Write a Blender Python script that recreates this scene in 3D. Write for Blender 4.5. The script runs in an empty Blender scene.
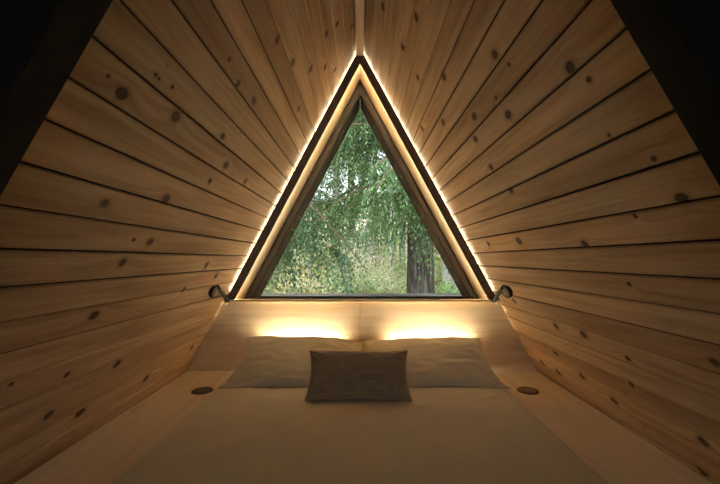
import bpy, bmesh, math, random
from mathutils import Vector, Matrix, noise as mnoise
C = bpy.context.scene.collection
SC = bpy.context.scene
PI = math.pi
ZC = 1.20                      # eye height above the cabin floor
PLAT = ZC - 0.66               # platform top

# ---------------------------------------------------------------- helpers
def tag(o, label=None, cat=None, group=None, kind=None):
    if label: o['label'] = label
    if cat: o['category'] = cat
    if group: o['group'] = group
    if kind: o['kind'] = kind
    return o

def empty(name, loc=(0, 0, 0), rz=0.0):
    o = bpy.data.objects.new(name, None)
    C.objects.link(o)
    o.location = loc
    o.rotation_euler = (0, 0, rz)
    o.empty_display_size = 0.1
    return o

def mobj(name, verts, faces, mat, parent=None, smooth=False, loc=None):
    me = bpy.data.meshes.new(name)
    me.from_pydata([tuple(v) for v in verts], [], faces)
    me.update()
    o = bpy.data.objects.new(name, me)
    C.objects.link(o)
    if mat: me.materials.append(mat)
    if smooth:
        for p in me.polygons: p.use_smooth = True
    if parent:
        o.parent = parent
    if loc: o.location = loc
    return o

class MB:
    """collects shapes, builds ONE mesh"""
    def __init__(s): s.v = []; s.f = []
    def add(s, vs, fs):
        n = len(s.v); s.v += [tuple(v) for v in vs]; s.f += [tuple(i + n for i in f) for f in fs]
    def box(s, a, b):
        x0, y0, z0 = a; x1, y1, z1 = b
        s.add([(x0,y0,z0),(x1,y0,z0),(x1,y1,z0),(x0,y1,z0),(x0,y0,z1),(x1,y0,z1),(x1,y1,z1),(x0,y1,z1)],
              [(3,2,1,0),(4,5,6,7),(0,1,5,4),(1,2,6,5),(2,3,7,6),(3,0,4,7)])
    def prism(s, poly, y0, y1):
        """polygon in (x,z) run from y0 to y1"""
        n = len(poly)
        s.add([(x, y0, z) for x, z in poly] + [(x, y1, z) for x, z in poly],
              [tuple(range(n)), tuple(range(2*n-1, n-1, -1))] +
              [(i, i+n, (i+1) % n + n, (i+1) % n) for i in range(n)])
    def tube(s, pts, rad, n=10, cap=True):
        pts = [Vector(p) for p in pts]
        rs = rad if isinstance(rad, (list, tuple)) else [rad]*len(pts)
        base = len(s.v); up = Vector((0.13, 0.31, 0.94))
        for i, p in enumerate(pts):
            t = (pts[min(i+1, len(pts)-1)] - pts[max(i-1, 0)]).normalized()
            a = t.cross(up)
            if a.length < 1e-3: a = t.cross(Vector((1, 0, 0)))
            a.normalize(); b = t.cross(a)
            for k in range(n):
                q = 2*PI*k/n
                s.v.append(tuple(p + a*math.cos(q)*rs[i] + b*math.sin(q)*rs[i]))
        for i in range(len(pts)-1):
            for k in range(n):
                k2 = (k+1) % n
                s.f.append((base+i*n+k, base+i*n+k2, base+(i+1)*n+k2, base+(i+1)*n+k))
        if cap:
            s.f.append(tuple(base+k for k in range(n-1, -1, -1)))
            s.f.append(tuple(base+(len(pts)-1)*n+k for k in range(n)))
    def lathe(s, prof, n=32, M=None):
        """profile [(r,z)] about z, optional matrix"""
        base = len(s.v)
        for r, z in prof:
            for k in range(n):
                v = Vector((r*math.cos(2*PI*k/n), r*math.sin(2*PI*k/n), z))
                s.v.append(tuple(M @ v if M else v))
        for i in range(len(prof)-1):
            for k in range(n):
                k2 = (k+1) % n
                s.f.append((base+i*n+k, base+i*n+k2, base+(i+1)*n+k2, base+(i+1)*n+k))
        s.f.append(tuple(base+k for k in range(n-1, -1, -1)))
        s.f.append(tuple(base+(len(prof)-1)*n+k for k in range(n)))
    def build(s, name, mat, parent=None, smooth=False, bevel=0.0, seg=2, loc=None):
        o = mobj(name, s.v, s.f, mat, parent, smooth, loc)
        bm = bmesh.new(); bm.from_mesh(o.data)
        bmesh.ops.recalc_face_normals(bm, faces=bm.faces)
        bm.to_mesh(o.data); bm.free()
        if bevel > 0:
            m = o.modifiers.new('bevel', 'BEVEL'); m.width = bevel; m.segments = seg; m.limit_method = 'ANGLE'
            m.angle_limit = math.radians(40)
        if smooth:
            for p in o.data.polygons: p.use_smooth = True
        return o

# ---------------------------------------------------------------- materials
class NT:
    def __init__(s, name):
        s.m = bpy.data.materials.new(name); s.m.use_nodes = True
        s.t = s.m.node_tree; s.t.nodes.clear()
        s.out = s.t.nodes.new('ShaderNodeOutputMaterial')
    def n(s, typ, ins=None, **props):
        nd = s.t.nodes.new('ShaderNode' + typ)
        for k, v in props.items(): setattr(nd, k, v)
        if ins:
            for k, v in ins.items():
                sock = nd.inputs[k]
                if isinstance(v, bpy.types.NodeSocket): s.t.links.new(v, sock)
                else: sock.default_value = v
        return nd
    def math(s, op, a, b=0.0, c=0.0):
        return s.n('Math', {0: a, 1: b, 2: c}, operation=op).outputs[0]
    def vmath(s, op, a, b=(0,0,0), c=None):
        ins = {0: a, 1: b}
        if c is not None: ins[2] = c
        nd = s.n('VectorMath', ins, operation=op)
        return nd.outputs['Value'] if op in ('LENGTH', 'DOT_PRODUCT', 'DISTANCE') else nd.outputs[0]
    def ramp(s, fac, stops, interp='LINEAR'):
        r = s.n('ValToRGB', {0: fac}); cr = r.color_ramp; cr.interpolation = interp
        while len(cr.elements) < len(stops): cr.elements.new(0.5)
        for e, (p, c) in zip(cr.elements, stops):
            e.position = p; e.color = (*c, 1) if len(c) == 3 else c
        return r.outputs[0]
    def mix(s, fac, a, b, mode='MIX'):
        nd = s.n('Mix', None, data_type='RGBA', blend_type=mode)
        for i, v in ((0, fac), (6, a), (7, b)):
            sock = nd.inputs[i]
            if isinstance(v, bpy.types.NodeSocket): s.t.links.new(v, sock)
            else: sock.default_value = v if not (isinstance(v, tuple) and len(v) == 3) else (*v, 1)
        return nd.outputs[2]
    def coord(s): return s.n('TexCoord').outputs['Object']
    def noise(s, vec, scale, detail=3, rough=.55, dist=0.0):
        return s.n('TexNoise', {'Vector': vec, 'Scale': scale, 'Detail': detail, 'Roughness': rough, 'Distortion': dist}).outputs[0]
    def mapping(s, vec, scale, loc=(0,0,0)):
        return s.vmath('MULTIPLY_ADD', vec, scale, loc)
    def bump(s, h, strength=.2, dist=.01):
        return s.n('Bump', {'Height': h, 'Strength': strength, 'Distance': dist}).outputs[0]
    def bsdf(s, color, rough=.5, normal=None, metal=0.0, spec=.5, **kw):
        ins = {'Base Color': color if isinstance(color, bpy.types.NodeSocket) else (*color, 1),
               'Roughness': rough, 'Metallic': metal, 'Specular IOR Level': spec}
        if normal is not None: ins['Normal'] = normal
        for k, v in kw.items(): ins[k.replace('_', ' ')] = v
        b = s.n('BsdfPrincipled', ins)
        s.t.links.new(b.outputs[0], s.out.inputs[0]); return b
    def surf(s, shader): s.t.links.new(shader, s.out.inputs[0])

def knotty_pine(name, pitch, offset, knots, seed):
    """planks run along local y; local x goes down the slope; knots at (x, y, r)"""
    t = NT(name); co = t.coord()
    sep = t.n('SeparateXYZ', {0: co}); sx, sy = sep.outputs[0], sep.outputs[1]
    idx = t.math('FLOOR', t.math('DIVIDE', t.math('SUBTRACT', sx, offset), pitch))
    wn = t.n('TexWhiteNoise', {'W': t.math('ADD', idx, seed)}, noise_dimensions='1D')
    rnd = wn.outputs['Value']; rcol = wn.outputs['Color']
    # knots: distance in knot radii
    wob = t.n('TexNoise', {'Vector': co, 'Scale': 45.0, 'Detail': 2.0}).outputs['Color']
    p = t.vmath('ADD', t.vmath('MULTIPLY', co, (1, 1, 0)), t.vmath('MULTIPLY', t.vmath('SUBTRACT', wob, (.5, .5, .5)), (.006, .008, 0)))
    d = None
    rr = random.Random(int(seed))
    for kx, ky, kr in knots:
        kr = min(kr, .0135)
        ax = 1/(kr*rr.uniform(.85, 1.05)); ay = 1/(kr*rr.uniform(1.0, 1.45))
        l = t.vmath('LENGTH', t.vmath('MULTIPLY_ADD', p, (ax, ay, 0), (-kx*ax, -ky*ay, 0)))
        d = l if d is None else t.math('MINIMUM', d, l)
    # grain, bent round the knots
    warp = t.math('MULTIPLY', t.math('EXPONENT', t.math('MULTIPLY', d, -.55)), .05)
    shift = t.vmath('MULTIPLY', rcol, (3.0, 7.0, 2.0))
    gx = t.math('ADD', sx, warp)
    gv = t.vmath('ADD', t.n('CombineXYZ', {0: gx, 1: sy, 2: 0.0}).outputs[0], shift)
    g1 = t.noise(t.mapping(gv, (42, 1.6, 1)), 1.0, 4, .6, .6)
    g2 = t.noise(t.mapping(gv, (160, 5.0, 1)), 1.0, 3, .6)
    g3 = t.noise(t.mapping(gv, (9, 1.4, 1)), 1.0, 2, .5)
    base = t.ramp(g1, [(.28, (.44, .305, .17)), (.5, (.62, .46, .285)), (.72, (.74, .585, .39))])
    base = t.mix(t.math('MULTIPLY', g2, .35), base, t.mix(1.0, base, (.62, .5, .4), 'MULTIPLY'))
    blot = t.ramp(g3, [(.33, (.70, .62, .54)), (.6, (1.0, 1.0, 1.0))])
    base = t.mix(.75, base, blot, 'MULTIPLY')
    tone = t.ramp(rnd, [(0.0, (.74, .68, .62)), (.35, (.92, .9, .88)), (.7, (1.02, 1.0, 1.0)), (1.0, (1.0, .92, .84))])
    base = t.mix(1.0, base, tone, 'MULTIPLY')
    kcol = t.ramp(t.math('DIVIDE', d, 3.0), [(0.0, (.07, .038, .02)), (.2, (.085, .045, .022)), (.27, (.025, .014, .008)), (.36, (.13, .07, .034)), (.6, (.4, .24, .12)), (1.0, (.5, .33, .18))])
    kf = t.ramp(t.math('DIVIDE', d, 3.0), [(.3, (1, 1, 1)), (.40, (.5, .5, .5)), (.95, (0, 0, 0))])
    col = t.mix(kf, base, kcol)
    # small streaks and pin knots
    pin = t.n('TexVoronoi', {'Vector': t.mapping(co, (6, 3.2, 0), (seed, 0, 0)), 'Scale': 1.0, 'Randomness': 1.0}).outputs['Distance']
    pf = t.ramp(pin, [(.018, (.75, .75, .75)), (.04, (0, 0, 0))])
    col = t.mix(pf, col, (.14, .075, .035))
    h = t.math('ADD', t.math('MULTIPLY', g2, .5), t.math('MULTIPLY', g1, .5))
    t.bsdf(col, .55, t.bump(h, .12, .002), spec=.3)
    return t.m

def plain_wood(name, c0, c1, c2, scale, rough=.5, spec=.3, bump=.06, shift=(0,0,0)):
    """fine-grained veneer; scale gives the noise frequency on each axis"""
    t = NT(name); co = t.mapping(t.coord(), (1, 1, 1), shift)
    g1 = t.noise(t.mapping(co, scale), 1.0, 4, .6, .5)
    g2 = t.noise(t.mapping(co, tuple(4*a for a in scale)), 1.0, 3, .6)
    col = t.ramp(g1, [(.3, c0), (.5, c1), (.72, c2)])
    col = t.mix(t.math('MULTIPLY', g2, .3), col, t.mix(1.0, col, (.8, .72, .62), 'MULTIPLY'))
    t.bsdf(col, rough, t.bump(g2, bump, .002), spec=spec)
    return t.m

def plain(name, c, rough=.5, metal=0.0, spec=.5, var=.15, scale=30.0):
    t = NT(name); co = t.coord()
    n = t.noise(co, scale, 3)
    col = t.ramp(n, [(.3, tuple(a*(1-var) for a in c)), (.7, tuple(a*(1+var) for a in c))])
    t.bsdf(col, rough, t.bump(n, .05, .002), metal, spec)
    return t.m

def cloth(name, c, weave=900.0, slub=0.0, bump=.25):
    t = NT(name); co = t.coord()
    n1 = t.noise(co, 6.0, 3); n2 = t.noise(co, weave, 2)
    col = t.ramp(n1, [(.3, tuple(a*.93 for a in c)), (.7, tuple(a*1.06 for a in c))])
    h = n2
    if slub:
        s1 = t.noise(t.mapping(co, (6, 330, 330)), 1.0, 3, .7)
        s2 = t.noise(t.mapping(co, (260, 260, 260)), 1.0, 2, .6)
        f = t.ramp(t.math('ADD', t.math('MULTIPLY', s1, .7), t.math('MULTIPLY', s2, .3)), [(.38, (.62, .60, .58)), (.62, (1.3, 1.27, 1.22))])
        col = t.mix(1.0, col, f, 'MULTIPLY'); h = t.math('ADD', s1, s2)
    t.bsdf(col, .92, t.bump(h, bump, .002), spec=.15, Sheen_Weight=.25, Sheen_Roughness=.5)
    return t.m

def emit(name, c, s):
    t = NT(name); e = t.n('Emission', {'Color': (*c, 1), 'Strength': s}); t.surf(e.outputs[0]); return t.m

KL = [(1.091, 0.763, 0.0144), (1.059, 0.962, 0.0169), (1.333, 0.883, 0.0102), (1.278, 1.114, 0.0186), (1.089, 1.367, 0.017), (1.169, 1.314, 0.0106), (0.837, 1.317, 0.019), (0.848, 1.163, 0.0113), (0.827, 1.053, 0.0059), (1.011, 0.824, 0.0041), (1.013, 0.838, 0.0042), (1.005, 0.894, 0.0046), (1.078, 0.711, 0.0032), (1.097, 1.616, 0.0217), (1.014, 1.241, 0.0098), (1.667, 1.079, 0.0172), (1.911, 1.364, 0.0215), (2.003, 1.123, 0.0179), (2.074, 1.294, 0.0148), (1.864, 1.103, 0.0078), (1.822, 0.908, 0.0058), (1.496, 1.075, 0.0135), (1.515, 1.685, 0.0227), (1.629, 1.584, 0.0103), (1.58, 1.873, 0.0221), (1.424, 1.154, 0.0129), (2.035, 2.083, 0.0179), (2.088, 1.691, 0.0148), (1.422, 1.07, 0.0058), (0.626, 1.249, 0.0127), (0.328, 1.636, 0.0267), (0.493, 1.671, 0.0196), (0.386, 1.832, 0.018), (0.301, 2.005, 0.0257), (0.23, 1.698, 0.0162), (0.091, 1.911, 0.0193), (0.588, 1.456, 0.0159), (0.655, 1.781, 0.0171), (1.181, 0.597, 0.0033)]
KR = [(0.831, 1.029, 0.0151), (1.008, 0.804, 0.013), (1.057, 0.773, 0.0061), (0.986, 1.124, 0.017), (0.965, 1.416, 0.0179), (0.9, 1.334, 0.0137), (0.919, 1.138, 0.0065), (0.884, 0.995, 0.0054), (1.265, 0.732, 0.0055), (1.357, 0.721, 0.0107), (1.182, 0.804, 0.0038), (1.091, 1.42, 0.0119), (1.206, 1.365, 0.0112), (1.379, 0.859, 0.0055), (1.408, 1.526, 0.0196), (1.404, 1.886, 0.0223), (1.441, 1.104, 0.012), (1.57, 1.012, 0.007), (2.132, 2.06, 0.0248), (2.135, 1.898, 0.0175), (2.071, 1.643, 0.0176), (2.116, 1.469, 0.0237), (1.975, 1.284, 0.0097), (1.855, 1.216, 0.009), (1.763, 0.872, 0.011), (2.074, 1.074, 0.0184), (2.221, 1.159, 0.0143), (2.002, 1.797, 0.0162), (1.817, 1.422, 0.0143), (1.822, 1.626, 0.0176), (1.743, 1.971, 0.0165), (0.458, 1.353, 0.0229), (0.223, 1.588, 0.0292), (0.414, 1.619, 0.0149), (0.562, 1.636, 0.0225), (0.697, 1.391, 0.0147), (0.8, 1.629, 0.0148), (0.708, 1.932, 0.0143)]
W_PITCH = .08587
OFF_L, OFF_R = .0047, .0800
M_joint_shade = plain('painted_joint_shade', (.035, .022, .013), .9)
M_wl = knotty_pine('knotty_pine_left', W_PITCH, OFF_L, KL, 11.0)
M_wr = knotty_pine('knotty_pine_right', W_PITCH, OFF_R, KR, 47.0)
M_back = plain('dark_backing', (.014, .011, .008), .9)
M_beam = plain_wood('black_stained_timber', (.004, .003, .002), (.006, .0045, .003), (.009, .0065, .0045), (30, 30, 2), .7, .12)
M_trim = plain_wood('dark_brown_trim', (.055, .036, .022), (.08, .053, .032), (.11, .073, .044), (40, 40, 8), .55)
M_jamb = plain_wood('pale_lining_wood', (.52, .40, .25), (.6, .47, .3), (.66, .53, .36), (3, 60, 3), .5)
M_head = plain_wood('headboard_veneer', (.50, .36, .205), (.60, .45, .27), (.67, .52, .33), (1.6, 10, 26), .45)
M_plat = plain_wood('platform_veneer', (.66, .53, .375), (.76, .63, .46), (.82, .69, .52), (26, 1.6, 10), .42)
M_ridge = plain_wood('ridge_board', (.44, .29, .16), (.52, .36, .21), (.58, .42, .26), (60, 2.0, 4), .5)
M_black = plain('black_metal', (.010, .009, .008), .5, .0, .25)
M_frame = plain('black_window_frame', (.007, .006, .005), .8, 0, .04)
M_bead = plain('grey_bead', (.10, .09, .08), .6, .0, .2)
M_lens = plain('frosted_lens', (.20, .15, .10), .4)
M_floor = plain_wood('dark_floor', (.10, .065, .04), (.13, .085, .05), (.17, .11, .07), (20, 1.5, 1), .5)
M_dark = plain('dark_wall', (.02, .018, .015), .7)
M_sheet = cloth('taupe_sheet', (.60, .515, .355))
M_pillow = cloth('taupe_pillowcase', (.45, .38, .262))
M_cush = cloth('brown_slub_weave', (.245, .185, .115), 500, 1, .6)
M_led = emit('warm_strip_light', (1.0, .905, .68), 11.0)
M_led2 = emit('warm_bed_light', (1.0, .90, .68), 2500.0)
M_led3 = emit('warm_lining_light', (1.0, .90, .67), 1150.0)
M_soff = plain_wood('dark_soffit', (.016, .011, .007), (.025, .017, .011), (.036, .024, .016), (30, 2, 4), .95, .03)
M_disc = plain('bronze_disc', (.11, .072, .042), .45, .3)
M_rim = plain('dark_rim', (.045, .03, .018), .4, .4)
M_weather = plain_wood('weathered_timber', (.06, .057, .05), (.10, .094, .085), (.17, .16, .14), (2, 20, 30), .85, .2)

# ---------------------------------------------------------------- the A-frame
AX, AZ = -.00425, 1.31863 + ZC
DL, DR = (-.45844, -.88873), (.46771, -.88388)      # down the slopes
NL, NR = (.88873, -.45844), (-.88388, -.46771)      # into the room
Y_END = 2.50; Y_BACK = -1.9

def x_on(side, z, e=0.0):
    """x of the left (-1) or right (1) slope at height z, e metres in from the boards"""
    d, n = (DL, NL) if side < 0 else (DR, NR)
    ax, az = AX + n[0]*e, AZ + n[1]*e
    return ax + d[0]*(z - az)/d[1]

def tri(e, zb):
    """triangle e inside both slopes, closed at height zb: apex, left, right"""
    # apex where both shifted slopes meet
    ax1, az1 = AX + NL[0]*e, AZ + NL[1]*e
    ax2, az2 = AX + NR[0]*e, AZ + NR[1]*e
    # ax1+DL0*t = ax2+DR0*u ; az1+DL1*t = az2+DR1*u
    det = DL[0]*(-DR[1]) + DR[0]*DL[1]
    bx, bz = ax2-ax1, az2-az1
    tt = (bx*(-DR[1]) + DR[0]*bz)/det
    a = (ax1 + DL[0]*tt, az1 + DL[1]*tt)
    return a, (x_on(-1, zb, e), zb), (x_on(1, zb, e), zb)

def legs(mb, e0, e1, zb, y0, y1):
    """two sloping members between offsets e0 (outer) and e1 (inner)"""
    a0, l0, r0 = tri(e0, zb); a1, l1, r1 = tri(e1, zb)
    mb.prism([a0, a1, l1, l0], y0, y1)
    mb.prism([a0, r0, r1, a1], y0, y1)

def ring(mb, e0, e1, zb0, zb1, y0, y1):
    a0, l0, r0 = tri(e0, zb0); a1, l1, r1 = tri(e1, zb1)
    mb.prism([a0, a1, l1, l0], y0, y1)
    mb.prism([a0, r0, r1, a1], y0, y1)
    mb.prism([l0, l1, r1, r0], y0, y1)

def plank_wall(name, side, mat, off, label):
    """planks with open V joints, modelled in local (down-slope, along, normal) axes"""
    d, n = (DL, NL) if side < 0 else (DR, NR)
    rnd = random.Random(5 + side)
    mb = MB(); smax = (AZ)/abs(d[1])
    s = off - W_PITCH
    while s < smax:
        a, b = max(s, .002), min(s + W_PITCH, smax)
        s += W_PITCH
        if b - a < .004: continue
        g0, g1 = rnd.uniform(.0014, .0024), rnd.uniform(.0014, .0024)
        z0, z1 = rnd.uniform(-.0012, .0003), rnd.uniform(-.0012, .0003)
        bv = .0034; T = -.018
        sec = [(a+g0, T), (a+g0, z0-bv*1.5), (a+g0+bv, z0), (b-g1-bv, z1), (b-g1, z1-bv*1.5), (b-g1, T)]
        ys = [.53, .75, 1.0, 1.4, 1.8, 2.2, Y_END]
        ph = rnd.uniform(0, 6)
        vs = []
        for y in ys:
            w = .0006*math.sin(y*2.1 + ph)
            vs += [(p + w*.6, y, q + (w if q > T else 0)) for p, q in sec]
        k = len(sec); fs = [tuple(range(k)), tuple(range(len(vs)-1, len(vs)-k-1, -1))]
        for i in range(len(ys)-1):
            for j in range(k):
                j2 = (j+1) % k
                fs.append((i*k+j, (i+1)*k+j, (i+1)*k+j2, i*k+j2))
        mb.add(vs, fs)
    o = mb.build(name, mat)
    o.data.materials.append(M_joint_shade)          # joint shadow painted as dark colour on board edges and backs
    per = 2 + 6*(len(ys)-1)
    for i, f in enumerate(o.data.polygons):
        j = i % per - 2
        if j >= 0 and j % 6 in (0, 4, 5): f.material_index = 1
    zc = Vector((n[0], 0, n[1])); xc = Vector((d[0], 0, d[1])); yc = Vector((0, 1, 0))
    if side > 0:  # keep the frame right handed by construction
        pass
    M = Matrix((( xc.x, yc.x, zc.x, AX), (xc.y, yc.y, zc.y, 0), (xc.z, yc.z, zc.z, AZ), (0, 0, 0, 1)))
    if M.determinant() < 0:
        for v in o.data.vertices: pass
        o.data.transform(M); o.data.flip_normals()
        # express the mesh in a mirrored frame: local x stays down-slope
        R = Matrix(((xc.x, yc.x, -zc.x, AX), (xc.y, yc.y, -zc.y, 0), (xc.z, yc.z, -zc.z, AZ), (0, 0, 0, 1)))
        o.data.transform(R.inverted()); o.matrix_world = R
    else:
        o.matrix_world = M
    tag(o, label, 'wall', kind='structure')
    return o

plank_wall('wall_left', -1, M_wl, OFF_L, 'sloping left wall of knotty pine boards')
plank_wall('wall_right', 1, M_wr, OFF_R, 'sloping right wall of knotty pine boards')
# roof slab behind the boards (dark, also seen through the joints) and on over the eaves outside
for side, nm in ((-1, 'left'), (1, 'right')):
    mb = MB()
    e0, e1 = -.022, -.10
    p = lambda e, z: (x_on(side, z, e), z)
    a0 = tri(e0, 0)[0]; a1 = tri(e1, 0)[0]
    mb.prism([a0, p(e0, -.02), p(e1, -.02), a1], Y_BACK, 2.93)
    o = mb.build('roof_' + nm, M_back); tag(o, 'dark roof slab behind the %s boards' % nm, 'roof', kind='structure')
# soffit boards of the overhang outside the window
SOFF = {}
for side, nm in ((-1, 'left'), (1, 'right')):
    mb = MB(); d = DL if side < 0 else DR; n = NL if side < 0 else NR
    e = .045; s = .09; w = .112
    while s < 2.6:
        q = []
        for (u, v) in ((s+.0025, e), (s+w-.0025, e), (s+w-.0025, e-.02), (s+.0025, e-.02)):
            q.append((AX + d[0]*u + n[0]*v, AZ + d[1]*u + n[1]*v))
        mb.prism(q, 2.575, 2.93); s += w
    o = mb.build('trim_soffit_' + nm, M_soff)
    tag(o, 'dark boarded %s soffit of the roof overhang outside the window' % nm, 'soffit', kind='structure')
mb = MB(); mb.prism([(AX-1.6, -.06), (AX+1.6, -.06), (AX+1.6, -.01), (AX-1.6, -.01)], Y_BACK, 2.6)
mb.box((-1.30, Y_BACK, -.01), (1.30, 2.5, 0.0))
tag(mb.build('floor', M_floor), 'dark timber floor of the cabin', 'floor', kind='structure')
# unseen gable opening, added behind the viewer for fill daylight
mb = MB(); ring(mb, -.015, .16, 0.0, .35, Y_BACK-.06, Y_BACK-.002)
tag(mb.build('wall_back', M_dark), 'dark gable wall round the added fill window behind the viewer', 'wall', kind='structure')
mb = MB(); ring(mb, .165, .215, .355, .41, Y_BACK-.05, Y_BACK-.01); wb = mb.build('added_fill_window', M_black)
tag(wb, 'black framed gable window added behind the viewer for fill light', 'window', kind='structure')

# ridge board under the apex
mb = MB(); zr = tri(.030, 0)[0][1]
mb.box((AX-.0225, .3, zr-.012), (AX+.0225, 2.28, zr))
tag(mb.build('trim_1', M_ridge, bevel=.002), 'narrow pale board running along the ridge', 'ridge board', kind='structure')
# dark rafters at the front
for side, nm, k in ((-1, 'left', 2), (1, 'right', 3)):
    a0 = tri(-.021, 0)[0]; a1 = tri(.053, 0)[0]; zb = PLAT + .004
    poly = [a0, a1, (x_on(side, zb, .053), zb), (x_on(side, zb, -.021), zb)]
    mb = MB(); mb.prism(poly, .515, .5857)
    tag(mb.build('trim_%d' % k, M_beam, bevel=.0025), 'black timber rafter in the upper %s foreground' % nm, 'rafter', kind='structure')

# ---------------------------------------------------------------- window end
ZS = ZC - .2415        # top of the headboard cap
ZW = ZC - .2720        # window sill behind it
# far gable wall round the window lining
mb = MB(); legs(mb, -.015, .031, 0.0, 2.505, 2.56); 
mb.prism([(x_on(-1, 0, .02), 0), (x_on(1, 0, .02), 0), (x_on(1, ZW-.02, .02), ZW-.02), (x_on(-1, ZW-.02, .02), ZW-.02)], 2.505, 2.56)
tag(mb.build('wall_far', M_dark), 'gable wall framing the triangular window', 'wall', kind='structure')
win = empty('window_1', (0, 2.52, ZS)); tag(win, 'triangular picture window with black frame looking out on forest', 'window', kind='structure')
def wpart(mb, name, mat, par=None, **k):
    o = mb.build(name, mat, par or win, **k)
    o.matrix_parent_inverse = Matrix.Translation((0, -2.52, -ZS)) if (par is None) else Matrix()
    return o
def splay(mb, ea, eb, y0, y1, th):
    """lining boards that close in from offset ea at y0 to eb at y1"""
    for side in (-1, 1):
        n = NL if side < 0 else NR
        vs = []
        for (y, e) in ((y0, ea), (y1, eb)):
            for ee in (e, e-th):
                a_ = tri(ee, ZW)[0]; vs += [(a_[0], y, a_[1]), (x_on(side, ZW, ee), y, ZW)]
        mb.add(vs, [(0, 1, 5, 4), (2, 6, 7, 3), (0, 4, 6, 2), (1, 3, 7, 5), (0, 2, 3, 1), (4, 5, 7, 6)])
mb = MB(); splay(mb, .0215, .034, 2.2185, 2.499, .0015); wpart(mb, 'lining', M_jamb)
mb = MB(); a, l, r = tri(-.004, ZW); mb.prism([(l[0], ZW-.018), (r[0], ZW-.018), r, l], 2.256, 2.50); wpart(mb, 'sill', M_jamb)
mb = MB(); ring(mb, .032, .052, ZW+.0005, ZW+.012, 2.50, 2.535); wpart(mb, 'frame', M_frame, bevel=.002)
mb = MB(); ring(mb, .053, .085, ZW+.0125, ZW+.018, 2.515, 2.555); wpart(mb, 'sash', M_frame, bevel=.002)
mb = MB(); legs(mb, .0515, .0545, ZW+.013, 2.509, 2.516); legs(mb, .0655, .068, ZW+.019, 2.511, 2.5165); wpart(mb, 'bead', M_bead)
tg = NT('window_glass'); fr = tg.n('Fresnel', {'IOR': 1.18}).outputs[0]
ms = tg.n('MixShader', {0: fr, 1: tg.n('BsdfTransparent', {'Color': (.96, .98, .97, 1)}).outputs[0], 2: tg.n('BsdfGlossy', {'Roughness': .0}).outputs[0]})
tg.surf(ms.outputs[0])
mb = MB(); a, l, r = tri(.084, ZW+.0175); mb.prism([a, l, r], 2.534, 2.538); wpart(mb, 'glass_pane', tg.m)

sur = empty('window_surround', (0, 2.25, ZS)); tag(sur, 'dark brown triangular surround with hidden warm strip lights around the window', 'trim', kind='structure')
sur.name = 'trim_4'
def spart(mb, name, mat, **k):
    o = mb.build(name, mat, sur, **k); o.matrix_parent_inverse = Matrix.Translation((0, -2.25, -ZS)); return o
mb = MB(); legs(mb, .0100, .0560, ZS+.0005, 2.200, 2.218); spart(mb, 'surround_board', M_trim, bevel=.0015)
mb = MB()
for side in (-1, 1):
    q = [(x_on(side, z_, e_), z_) for e_, z_ in ((.0, ZS+.0006), (.0098, ZS+.0006), (.0098, ZS+.03), (.0, ZS+.03))]
    mb.prism(q, 2.2005, 2.2175)
spart(mb, 'light_stop_block', M_trim)  # added to stop strip light running down the wall
mb = MB(); legs(mb, .0050, .0095, ZS+.05, 2.2190, 2.2240); spart(mb, 'light_strip', M_led)
mb = MB(); legs(mb, .0470, .0478, ZS+.004, 2.2210, 2.2312); spart(mb, 'light_strip', M_led3)
mb = MB(); legs(mb, .0480, .0505, ZS+.004, 2.2190, 2.2314); legs(mb, .0466, .0505, ZS+.004, 2.2314, 2.2328); spart(mb, 'strip_channel', M_black)

# ---------------------------------------------------------------- headboard, platform, bed
hb = empty('headboard', (0, 2.24, PLAT)); tag(hb, 'pale wooden headboard of two wide panels below the window', 'headboard')
for side, nm in ((-1, 'L'), (1, 'R')):
    xm = -.0035 + side*.0008
    z0, z1 = PLAT + .001, ZS - .0108
    poly = [(xm, z0), (x_on(side, z0, -.004), z0), (x_on(side, z1, -.004), z1), (xm, z1)]
    mb = MB(); mb.prism([(x, z - PLAT) for x, z in poly], 2.232-2.24, 2.254-2.24)
    mb.build('panel', M_head, hb, bevel=.001)
a, l, r = tri(-.004, ZS)
mb = MB(); mb.prism([(l[0], ZS-.0103-PLAT), (r[0], ZS-.0103-PLAT), (r[0], ZS-PLAT), (l[0], ZS-PLAT)], 2.197-2.24, 2.2555-2.24)
mb.build('cap', M_head, hb, bevel=.001)
for xa, xb in ((-.575, -.12), (.18, .64)):
    mb = MB(); mb.box((xa, -.042, .044), (xb, -.0412, .054)); mb.build('light_strip', M_led2, hb)
    mb = MB(); mb.box((xa-.004, -.047, .040), (xb+.004, -.0422, .058)); mb.build('strip_channel', M_bead, hb)
    for xe in (xa-.012, xb+.006):
        mb = MB(); mb.box((xe, -.0478, .034), (xe+.006, -.0086, .150)); mb.build('light_baffle', M_bead, hb, bevel=.001)  # hidden plate, added to keep strip light off the side walls
    for xx in (xa+.01, xb-.02):
        mb = MB(); mb.box((xx, -.0420, .032), (xx+.01, -.0085, .0395)); mb.build('bracket', M_bead, hb)
z0 = .003; e = .004
mb = MB(); mb.prism([(x_on(-1, z0, e), z0), (x_on(1, z0, e), z0), (x_on(1, PLAT, e), PLAT), (x_on(-1, PLAT, e), PLAT)], -.9, 2.231)
tag(mb.build('bed_platform', M_plat), 'pale wooden platform filling the nook wall to wall under the bed', 'bed platform')

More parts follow.
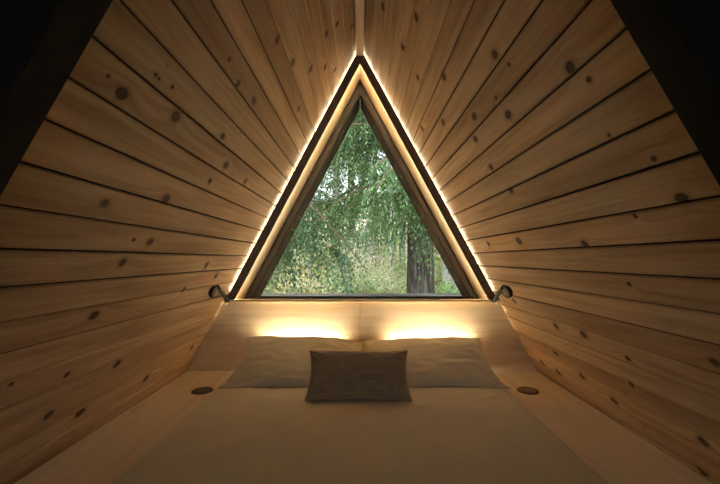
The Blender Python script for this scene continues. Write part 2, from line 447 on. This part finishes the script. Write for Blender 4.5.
MT = .060   # height of the made bed above the platform
mat_e = empty('mattress', (0, 1.0, PLAT)); tag(mat_e, 'low mattress under a smooth taupe fitted sheet', 'mattress')
mb = MB(); mb.box((-.655, -1.2, .002), (.655, 1.178, .045)); mb.build('core', plain('mattress_ticking', (.6, .56, .48), .9), mat_e, bevel=.02)
prof = []
for k in range(9):
    q = PI/2*k/8; prof.append((-.700 + .050*(1-math.cos(q)), .004 + (MT-.004)*math.sin(q)))
for k in range(1, 60): prof.append((-.65 + 1.30*k/60, MT))
prof += [(-x, z) for x, z in reversed(prof[:9])]
ny = 190; vs = []; fs = []
for j in range(ny+1):
    y = -.2 + (2.198+.2)*j/ny
    for x, z in prof:
        f = max(0, min(1, (z-.02)/.04))
        und = .004*mnoise.noise(Vector((x*1.6, y*1.3, 3.1))) + .0018*mnoise.noise(Vector((x*5, y*4, 9.2)))
        a = max(0, 1-abs(y-1.66)/.22); b = max(0, min(1, (abs(x)-.25)/.3))
        ang = (x*1.0 + (y-1.75)*2.2*(1 if x < 0 else -1))
        rip = .0045*a*b*math.sin(ang*34 + 3*mnoise.noise(Vector((x*4, y*4, 1.0)))) * (.55+.45*mnoise.noise(Vector((x*6, y*6, 5))))
        c = max(0, 1-abs(y-1.50)/.18)*max(0, 1-abs(x-.22)/.22)
        rip += .003*c*math.sin((y*1.0 - x*.25)*70)
        s = 1.0 - .012*(mnoise.noise(Vector((y*2.2, x*.3, 7)))) * (1 if abs(x) > .6 else 0)
        vs.append((x*s, y-1.0, z + (und+rip)*f))
n = len(prof)
for j in range(ny):
    for i in range(n-1): fs.append((j*n+i, j*n+i+1, (j+1)*n+i+1, (j+1)*n+i))
mobj('fitted_sheet', vs, fs, M_sheet, mat_e, True)

def puff(name, W, Hh, T, pos, alpha, rz, mat, label, cat, group, seed, ear=.06, seam=True, floor_z=None, wrinkle=.004, nu=72, nv=52, pipe_mat=None, roll=0.0):
    """stuffed cushion: local x across, y up the slope, z out of the face, then tilted by alpha"""
    R = Matrix.Rotation(rz, 3, 'Z') @ Matrix.Rotation(roll, 3, 'Y') @ Matrix.Rotation(alpha, 3, 'X')
    def pt(u, v, sgn):
        x = W/2*u*(1 - ear*(1 - v*v)*abs(u)**2)
        y = Hh/2*v*(1 - ear*1.2*(1 - u*u)*abs(v)**2)
        tt = ((1-abs(u)**2.3)*(1-abs(v)**2.3))
        th = T/2*max(0, tt)**.46
        # gathers running in from the corners and gentle lumps
        cu, cv = 1-abs(u), 1-abs(v)
        rad = math.hypot(cu*W, cv*Hh)
        ang = math.atan2(cv*Hh, cu*W + 1e-6)
        g = math.exp(-(rad/.13)**2)*math.sin(ang*11 + seed)*wrinkle*1.2*min(1, rad/.02)
        l = wrinkle*2.2*mnoise.noise(Vector((u*1.7+seed, v*1.5, sgn*.5))) + wrinkle*.9*mnoise.noise(Vector((u*4.2, v*7+seed, sgn)))
        edge = min(1, 6*min(cu, cv))
        z = sgn*(th + (l+g)*edge)
        return Vector((x, y, z))
    vs = []; fs = []; idx = {}
    def vid(i, j, sgn):
        key = (i, j, 0 if (i in (0, nu) or j in (0, nv)) else sgn)
        if key not in idx:
            # denser towards the seams
            u = math.sin((2*i/nu-1)*PI/2*.94)/math.sin(PI/2*.94); v = math.sin((2*j/nv-1)*PI/2*.94)/math.sin(PI/2*.94)
            w = R @ pt(u, v, sgn)
            w.z += pos[2]; w.y += pos[1]; w.x += pos[0]
            idx[key] = len(vs); vs.append(w)
        return idx[key]
    for sgn in (1, -1):
        for i in range(nu):
            for j in range(nv):
                q = [vid(i, j, sgn), vid(i+1, j, sgn), vid(i+1, j+1, sgn), vid(i, j+1, sgn)]
                fs.append(tuple(q if sgn > 0 else q[::-1]))
    for w in vs:      # rests on the bed and against the headboard
        if floor_z is not None and w.z < floor_z:
            w.z = floor_z - .15*(floor_z - w.z)*0
        if w.y > 2.222: w.y = 2.222
    base = Vector((pos[0], pos[1], floor_z if floor_z is not None else pos[2]))
    root = empty(name, base); tag(root, label, cat, group)
    mobj('cover', [w-base for w in vs], fs, mat, root, True)
    if seam:
        loop = [vs[vid(i, 0, 1)] for i in range(nu)] + [vs[vid(nu, j, 1)] for j in range(nv)] + \
               [vs[vid(i, nv, 1)] for i in range(nu, 0, -1)] + [vs[vid(0, j, 1)] for j in range(nv, 0, -1)]
        mb = MB(); mb.tube([p-base + Vector((0, 0, .0005)) for p in loop + loop[:1]], .0028, 6, False)
        mb.build('seam', pipe_mat or mat, root, True)
    return root

top = PLAT + MT
puff('pillow', .672, .445, .150, (-.318, 1.952, top+.056), math.radians(21), 0, M_pillow, 'taupe pillow leaning on the left headboard panel', 'pillow', 'pillows against the headboard', 1.3, floor_z=top+.004, roll=math.radians(1.8), ear=.10, wrinkle=.008)
puff('pillow', .672, .445, .150, (.352, 1.952, top+.056), math.radians(21), 0, M_pillow, 'taupe pillow leaning on the right headboard panel', 'pillow', 'pillows against the headboard', 4.1, floor_z=top+.004, roll=math.radians(-1.5), ear=.10, wrinkle=.008)
puff('lumbar_cushion', .45, .228, .115, (-.009, 1.665, top+.090), math.radians(48), math.radians(0), M_cush, 'small dark brown woven lumbar cushion in front of the two pillows', 'cushion', None, 2.2, ear=.075, floor_z=top+.004, wrinkle=.006)

# round flush outlet covers in the platform
for (x, nm) in ((-.793, 'left'), (.838, 'right')):
    r = empty('outlet_cover', (x, 1.893, PLAT)); tag(r, 'round bronze outlet cover set in the platform %s of the bed' % nm, 'outlet cover', 'outlet covers beside the bed')
    mb = MB(); mb.lathe([(.0425, .0004), (.0425, .0028), (.044, .0034), (.0505, .0028), (.052, .0004)], 40); mb.build('rim', M_rim, r, True)
    mb = MB(); mb.lathe([(.0415, .0004), (.0415, .0018), (.039, .0022), (.002, .0022)], 40); mb.build('disc', M_disc, r, True)

# two small black reading lamps at the ends of the headboard
def reading_lamp(sx, label):
    bx = sx*.782; by = 2.188
    r = empty('reading_lamp', (bx, by, ZS)); tag(r, label, 'reading lamp', 'reading lamps above the headboard')
    mb = MB(); mb.lathe([(.003, -.006), (.014, -.006), (.014, .006), (.011, .009), (.003, .009)], 20, Matrix.Rotation(PI/2, 4, 'X'))
    mb.build('base', M_black, r, True)
    P0 = Vector((bx, by, ZS)); J = Vector((sx*.718, 1.862, ZC-.1415))
    d = J-P0
    pts = [Vector((0, -.008, 0)), d*.06+Vector((0, -.004, 0)), d*.3+Vector((0, 0, .004)), d*.6+Vector((0, 0, .006)), d*.9+Vector((0, 0, .003)), d]
    mb = MB(); mb.tube(pts, [.010, .011, .0105, .0105, .011, .012], 16); mb.build('arm', M_black, r, True)
    nrm = Vector((-sx*.95, -.20, -.32)).normalized()
    c = d + Vector((sx*.012, -.006, -.022))
    M = Matrix.Translation(c) @ nrm.to_track_quat('Z', 'Y').to_matrix().to_4x4()
    mb = MB(); mb.lathe([(.004, -.016), (.020, -.016), (.028, -.012), (.0315, -.005), (.0315, .008), (.0295, .010), (.0275, .0065), (.004, .0065)], 32, M)
    h = mb.build('head', M_black, r, True)
    mb = MB(); mb.lathe([(.003, .0068), (.0268, .0068), (.0268, .0085), (.003, .0095)], 28, M); mb.build('lens', M_lens, h, True)
reading_lamp(-1, 'small black reading lamp at the left end of the headboard')
reading_lamp(1, 'small black reading lamp at the right end of the headboard')

# ---------------------------------------------------------------- outdoors
GZ = -.75
def gz(x, y):
    return GZ + max(0, y-7)*.115 + max(0, y-12)*.13 + .12*mnoise.noise(Vector((x*.35, y*.35, 0)))*min(1, max(0, (y-4)/3))
t = NT('forest_floor'); co = t.coord()
g1 = t.noise(co, .9, 4, .6); g2 = t.noise(co, 9.0, 4, .7)
col = t.ramp(g1, [(.35, (.32, .34, .18)), (.5, (.58, .52, .38)), (.65, (.70, .64, .52))])
col = t.mix(.6, col, t.ramp(g2, [(.35, (.35, .3, .25)), (.65, (1.2, 1.15, 1.0))]), 'MULTIPLY')
t.bsdf(col, .95, t.bump(g2, .6, .05), spec=.1); M_ground = t.m
vs = []; fs = []; nx_, ny_ = 60, 60
for j in range(ny_+1):
    for i in range(nx_+1):
        x = -22 + 44*i/nx_; y = 2.7 + 40*(j/ny_)**1.3
        vs.append((x, y, gz(x, y)))
for j in range(ny_):
    for i in range(nx_):
        a = j*(nx_+1)+i; fs.append((a, a+1, a+nx_+2, a+nx_+1))
tag(mobj('ground', vs, fs, M_ground, None, True), 'leaf-strewn forest floor rising behind the cabin', 'ground', kind='structure')

def bark(name, c0, c1, c2, sc=1.0):
    t = NT(name); co = t.coord()
    v = t.mapping(co, (14*sc, 14*sc, 2.2*sc))
    n1 = t.noise(v, 1.0, 5, .65, .8); n2 = t.noise(co, 3.0, 3)
    col = t.ramp(n1, [(.32, c0), (.5, c1), (.68, c2)])
    col = t.mix(.5, col, t.ramp(n2, [(.35, (.6, .6, .58)), (.65, (1.25, 1.2, 1.15))]), 'MULTIPLY')
    t.bsdf(col, .95, t.bump(n1, 1.0, .06), spec=.1); return t.m
M_bark = bark('grey_brown_bark', (.018, .016, .013), (.072, .063, .053), (.185, .168, .147))
M_bark2 = bark('pale_bark', (.16, .15, .135), (.36, .34, .31), (.52, .50, .47), 1.6)
M_twig = plain('brown_twig', (.16, .105, .065), .9, 0, .1, .3)

def leaf_mat(name, stops, trans=.35):
    t = NT(name)
    rnd = t.n('NewGeometry').outputs['Random Per Island']
    n = t.noise(t.coord(), 1.1, 2)
    f = t.math('ADD', t.math('MULTIPLY', rnd, .7), t.math('MULTIPLY', n, .35))
    col = t.ramp(f, stops)
    d = t.n('BsdfPrincipled', {'Base Color': col, 'Roughness': .45, 'Specular IOR Level': .4}).outputs[0]
    tr = t.n('BsdfTranslucent', {'Color': t.mix(1.0, col, (1.1, 1.25, .7), 'MULTIPLY')}).outputs[0]
    ms = t.n('MixShader', {0: trans, 1: d, 2: tr}); t.surf(ms.outputs[0]); return t.m
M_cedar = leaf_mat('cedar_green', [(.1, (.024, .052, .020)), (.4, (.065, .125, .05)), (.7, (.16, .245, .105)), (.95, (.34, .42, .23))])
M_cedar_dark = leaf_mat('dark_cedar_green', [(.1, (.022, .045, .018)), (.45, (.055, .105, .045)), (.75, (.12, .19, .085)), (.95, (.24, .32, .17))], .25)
M_dark_g = leaf_mat('deep_green', [(.1, (.024, .05, .024)), (.5, (.062, .112, .055)), (.9, (.17, .235, .13))])
M_olive = leaf_mat('pale_olive', [(.1, (.34, .35, .19)), (.5, (.62, .58, .40)), (.9, (.84, .78, .62))], .5)
M_fresh = leaf_mat('fresh_green', [(.1, (.16, .27, .09)), (.5, (.32, .46, .19)), (.9, (.55, .64, .36))], .5)
M_straw = leaf_mat('dry_straw', [(.1, (.44, .36, .25)), (.5, (.72, .63, .48)), (.9, (.90, .83, .70))], .5)

def leaf(mb, p, d, up, L, w):
    """one narrow pointed leaf, folded a little along its midrib"""
    s = d.cross(up)
    if s.length < 1e-4: s = Vector((1, 0, 0))
    s.normalize()
    m = p + d*L*.45
    dn = Vector((0, 0, -L*.06))
    mb.add([p, m + s*w + dn*.3, p + d*L + dn, m - s*w + dn*.3], [(0, 1, 2, 3)])

def bough(fol, wood, rnd, o, az, L, rise, droop, nt, tw, leafL, leafw, hg=1.0):
    """arching branch with hanging twigs, both sides, each lined with small sprays"""
    h = Vector((math.sin(az), math.cos(az), 0)); side = Vector((h.y, -h.x, 0))
    pts = []
    for k in range(9):
        t_ = k/8
        p = o + h*L*t_ + Vector((0, 0, rise*L*t_ - droop*L*t_*t_)) + side*.05*L*math.sin(t_*3+az*5)
        pts.append(p)
    wood.tube(pts, [.012*L*(1-.85*k/8)+.002 for k in range(9)], 5, False)
    def at(t_):
        f = t_*8; i = min(7, int(f)); return pts[i].lerp(pts[i+1], f-i)
    for k in range(nt):
        t_ = .12 + .88*(k + rnd.random())/nt
        b = at(t_); sgn = 1 if k % 2 else -1
        l = tw*(1.15-.65*t_)*rnd.uniform(.7, 1.25)
        out = (h*rnd.uniform(.35, .8) + side*sgn*rnd.uniform(.4, 1.0)).normalized()
        m = max(4, int(l/(leafL*.42)))
        hang = rnd.uniform(.7, 1.3)*hg
        prev = b
        for q in range(1, m+1):
            s_ = q/m
            p = b + out*l*s_*(1-.25*s_) + Vector((0, 0, -hang*l*s_*s_))
            d = (p-prev).normalized(); sd = d.cross(Vector((0, 0, 1)))
            if sd.length < 1e-3: sd = side.copy()
            sd.normalize()
            for e in (-1, 1):
                dd = (d*rnd.uniform(.5, .9) + sd*e*rnd.uniform(.45, .9) + Vector((0, 0, rnd.uniform(-.65, -.05)))).normalized()
                upv = Vector((rnd.uniform(-.5, .5), rnd.uniform(-.5, .5), 1))
                leaf(fol, p, dd, upv, leafL*rnd.uniform(.7, 1.25)*(1.1-.4*s_), leafw*rnd.uniform(.8, 1.2))
            prev = p
        leaf(fol, prev, d, Vector((.3, .2, 1)), leafL, leafw)

def trunk_mb(x, y, r, H, lean=0.0, seed=0, rough=.05):
    mb = MB(); z0 = gz(x, y) - .12; n = 28; m = 40
    vs = []
    for j in range(m+1):
        t_ = j/m; z = z0 + H*t_
        rr = r*(1-.55*t_) * (1 + .55*math.exp(-(z-z0)/.45))
        for k in range(n):
            q = 2*PI*k/n
            b = 1 + rough*mnoise.noise(Vector((math.cos(q)*3+seed, math.sin(q)*3, z*.8))) + rough*.7*mnoise.noise(Vector((math.cos(q)*9, math.sin(q)*9+seed, z*2.0)))
            vs.append((lean*H*t_ + rr*b*math.cos(q), rr*b*math.sin(q), z - z0))
    fs = [(j*n+k, j*n+(k+1) % n, (j+1)*n+(k+1) % n, (j+1)*n+k) for j in range(m) for k in range(n)]
    mb.add(vs, fs); mb.f.append(tuple(m*n+k for k in range(n)))
    return mb, z0

def tree(name, x, y, r, H, label, cat, group, seed, boughs, mats, lean=0.0):
    """boughs: list of (height, azimuth, length, rise, droop, n twigs, twig length)"""
    mb, z0 = trunk_mb(x, y, r, H, lean, seed)
    root = empty(name, (x, y, z0)); tag(root, label, cat, group)
    mb.build('trunk', mats[0], root, True)
    fol, wood = MB(), MB(); rnd = random.Random(seed)
    for (z, az, L, ri, dr, nt, tw, ll, lw, hg) in boughs:
        o = z - Vector((x, y, z0)) if isinstance(z, Vector) else Vector((lean*(z-z0), 0, z - z0)) + Vector((math.sin(az), math.cos(az), 0))*r*.5
        bough(fol, wood, rnd, o, az, L, ri, dr, nt, tw, ll, lw, hg)
    if fol.f:
        mobj('foliage', fol.v, fol.f, mats[1], root)
        wood.build('branches', M_twig, root, True)
    return root

R_ = random.Random(7)
# big cedar close outside, its boughs hang across the window
bs = []
for k in range(62):
    z = R_.uniform(2.15, 5.5); az = R_.uniform(PI*.62, PI*1.62)
    bs.append((z, az, R_.uniform(1.4, 3.2), R_.uniform(.0, .25), R_.uniform(.3, .6), 40, R_.uniform(.40, .75), .075, .012, 1.5))
tree('cedar_tree', 1.13, 7.0, .285, 9.0, 'big cedar with a thick grey brown trunk close outside on the right of the window', 'tree', None, 3, bs, (M_bark, M_cedar))
# second cedar off to the left, mostly hanging boughs
bs = []
for k in range(40):
    z = R_.uniform(2.4, 5.5); az = R_.uniform(PI*.25, PI*.95)
    bs.append((z, az, R_.uniform(1.3, 3.0), R_.uniform(-.05, .2), R_.uniform(.35, .65), 38, R_.uniform(.4, .75), .075, .012, 1.6))
for (z, az, L, dr) in ((2.1, PI*.62, 1.6, .50), (2.0, PI*.55, 2.15, .42), (2.4, PI*.66, 1.9, .6), (1.9, PI*.60, 1.3, .5)):
    bs.append((z, az, L, .05, dr, 60, .5, .07, .013, 2.2))
for (q, n_, tl) in ((Vector((-1.42, 5.2, 1.86)), 44, .55), (Vector((-.98, 5.1, 1.80)), 30, .42), (Vector((-.52, 5.3, 1.38)), 46, .42), (Vector((-1.9, 5.6, 1.9)), 40, .6)):
    bs.append((q, PI*.62, .34, .0, .5, n_, tl, .065, .013, 2.6))
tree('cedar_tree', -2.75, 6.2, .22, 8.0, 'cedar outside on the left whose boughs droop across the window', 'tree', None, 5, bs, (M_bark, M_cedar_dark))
# forest behind
spots = [(-5.2, 12.5, .20, 0), (-2.9, 14.5, .17, 1), (-1.1, 16.5, .20, 0), (1.6, 14.2, .13, 0), (4.3, 15.0, .22, 1), (6.2, 12.4, .2, 0), (-7.0, 18.0, .25, 1), (-3.6, 20.5, .22, 1), (2.9, 20.0, .24, 1), (.7, 18.8, .2, 1), (-.6, 23.0, .25, 1), (5.6, 22.0, .25, 0), (-6.3, 25.0, .25, 0), (8.4, 19.0, .25, 1)]
for i, (x, y, r, kd) in enumerate(spots):
    bs = []; z0 = gz(x, y)
    for k in range(34):
        z = z0 + R_.uniform(2.0, 9.8); L = (2.5 - .16*(z-z0))*R_.uniform(.6, 1.1)
        bs.append((z, R_.uniform(PI*.35, PI*1.65), max(.6, L), .1, R_.uniform(.3, .6), 22, .6, .16, .03, 1.3))
    tree('conifer_tree', x, y, r, 11.0, '', 'tree', 'forest conifers behind the cedars', 20+i, bs, (M_bark2 if kd == 0 else M_bark, M_dark_g if kd else M_cedar))['label'] = 'conifer in the blurred forest beyond the two near cedars'
tree('bare_tree', 2.62, 11.0, .21, 9.0, 'pale grey trunk standing behind and right of the big cedar', 'tree', None, 70, [], (M_bark2, M_cedar))
for i, (x, y, r) in enumerate(((.95, 12.2, .05), (-1.55, 11.2, .045), (.35, 13.6, .06))):
    tree('sapling', x, y, r, 6.0, 'thin pale bare stem rising from the brush', 'tree', 'bare stems in the brush', 80+i, [], (M_bark2, M_cedar), R_.uniform(-.03, .03))

def shrub(x, y, h, w, mat, label, seed, n=120, ll=.11, lw=.02, name='shrub', group='brush on the forest floor'):
    rnd = random.Random(seed); root = empty(name, (x, y, gz(x, y)-.02)); tag(root, label, 'shrub', group)
    fol, st = MB(), MB()
    for k in range(n):
        a = rnd.uniform(0, 2*PI); o = Vector((rnd.uniform(-.25, .25)*w, rnd.uniform(-.25, .25)*w, 0))
        tip = o + Vector((math.cos(a)*w*rnd.uniform(.2, .6), math.sin(a)*w*rnd.uniform(.2, .6), h*rnd.uniform(.45, 1.05)))
        pts = [o, o.lerp(tip, .5) + Vector((0, 0, .12*h)), tip + Vector((0, 0, -.05*h))]
        st.tube(pts, [.006, .004, .0015], 4, False)
        for q in range(9):
            t_ = .3 + .7*q/8; p = pts[0].lerp(pts[1], t_*2) if t_ < .5 else pts[1].lerp(pts[2], t_*2-1)
            for e in range(2):
                dd = Vector((rnd.uniform(-1, 1), rnd.uniform(-1, 1), rnd.uniform(-.5, .6))).normalized()
                leaf(fol, p, dd, Vector((rnd.uniform(-.4, .4), rnd.uniform(-.4, .4), 1)), ll*rnd.uniform(.6, 1.3), lw*rnd.uniform(.7, 1.3))
    mobj('leaves', fol.v, fol.f, mat, root); st.build('stems', M_twig if seed % 3 else M_bark2, root, True)
sh = [(-2.1, 8.6, 1.0, 1.5, 0), (-.9, 9.4, .9, 1.5, 2), (.25, 9.0, .8, 1.3, 0), (-1.5, 10.4, 1.3, 1.8, 2), (-.3, 11.0, 1.3, 1.9, 1), (.8, 10.8, 1.2, 1.6, 0), (-2.9, 10.6, 1.3, 1.8, 0), (1.9, 9.6, 1.2, 1.3, 1), (2.7, 9.4, 1.1, 1.4, 1), (3.5, 11.5, 1.6, 1.8, 1), (-.9, 12.8, 1.7, 2.2, 0), (.5, 13.0, 1.6, 2.2, 2), (-2.4, 12.6, 1.7, 2.2, 2), (1.9, 12.6, 1.7, 2.2, 1), (-4.0, 12.2, 1.7, 2.2, 0), (3.3, 13.5, 1.9, 2.2, 0), (-1.6, 15.2, 2.0, 2.6, 1), (.9, 15.6, 2.1, 2.6, 0), (-3.6, 15.5, 2.1, 2.6, 2), (3.0, 16.5, 2.1, 2.6, 0)]
for i, (x, y, h, w, kd) in enumerate(sh):
    shrub(x, y, h, w, (M_olive, M_fresh, M_straw)[kd], ('tangle of pale olive brush on the forest floor', 'bright green brush on the forest floor', 'dry straw coloured brush on the forest floor')[kd], 100+i)
# low weathered rail outside, just above the sill line
rl = empty('deck_rail', (0, 4.05, GZ)); tag(rl, 'low weathered grey timber rail outside along the bottom of the window', 'railing')
zt = ZC - .375
for (za, zb_) in ((zt-.03, zt), (zt-.075, zt-.05), (zt-.15, zt-.11)):
    mb = MB(); mb.box((-2.2, -.02, za-GZ), (2.4, .02, zb_-GZ)); mb.build('rail', M_weather, rl, bevel=.004)
for x in (-1.95, -.65, .78, 2.1):
    mb = MB(); mb.box((x-.04, .021, -.1), (x+.04, .10, zt-.01-GZ)); mb.build('post', M_weather, rl, bevel=.004)

# ---------------------------------------------------------------- sky and sun
w = bpy.data.worlds.new('overcast'); SC.world = w; w.use_nodes = True
nt = w.node_tree; nt.nodes.clear()
ow = nt.nodes.new('ShaderNodeOutputWorld'); bg = nt.nodes.new('ShaderNodeBackground')
bg.inputs[0].default_value = (.86, .94, 1.0, 1); bg.inputs[1].default_value = 1.55
nt.links.new(bg.outputs[0], ow.inputs[0])
L = bpy.data.lights.new('sun', 'SUN'); L.energy = 2.2; L.angle = math.radians(25); L.color = (1.0, .97, .9)
so = bpy.data.objects.new('sun', L); C.objects.link(so)
so.rotation_euler = (math.radians(48), 0, math.radians(-28))

# ---------------------------------------------------------------- camera
cam = bpy.data.cameras.new('camera'); co_ = bpy.data.objects.new('camera', cam); C.objects.link(co_)
co_.location = (0, 0, ZC); co_.rotation_euler = (PI/2 + .05621, 0, 0)
cam.sensor_width = 36; cam.sensor_fit = 'HORIZONTAL'; cam.lens = 370/720*36
cam.shift_x = -.57/720; cam.shift_y = -3.87/720
cam.clip_start = .02; cam.clip_end = 200
SC.camera = co_
SC.view_settings.view_transform = 'Standard'; SC.view_settings.look = 'None'
SC.view_settings.exposure = 1.1; SC.view_settings.gamma = 1.0; SC.view_settings.use_curve_mapping = False
SC.cycles.max_bounces = 16; SC.cycles.diffuse_bounces = 8; SC.cycles.transparent_max_bounces = 16
SC.cycles.sample_clamp_indirect = 8.0
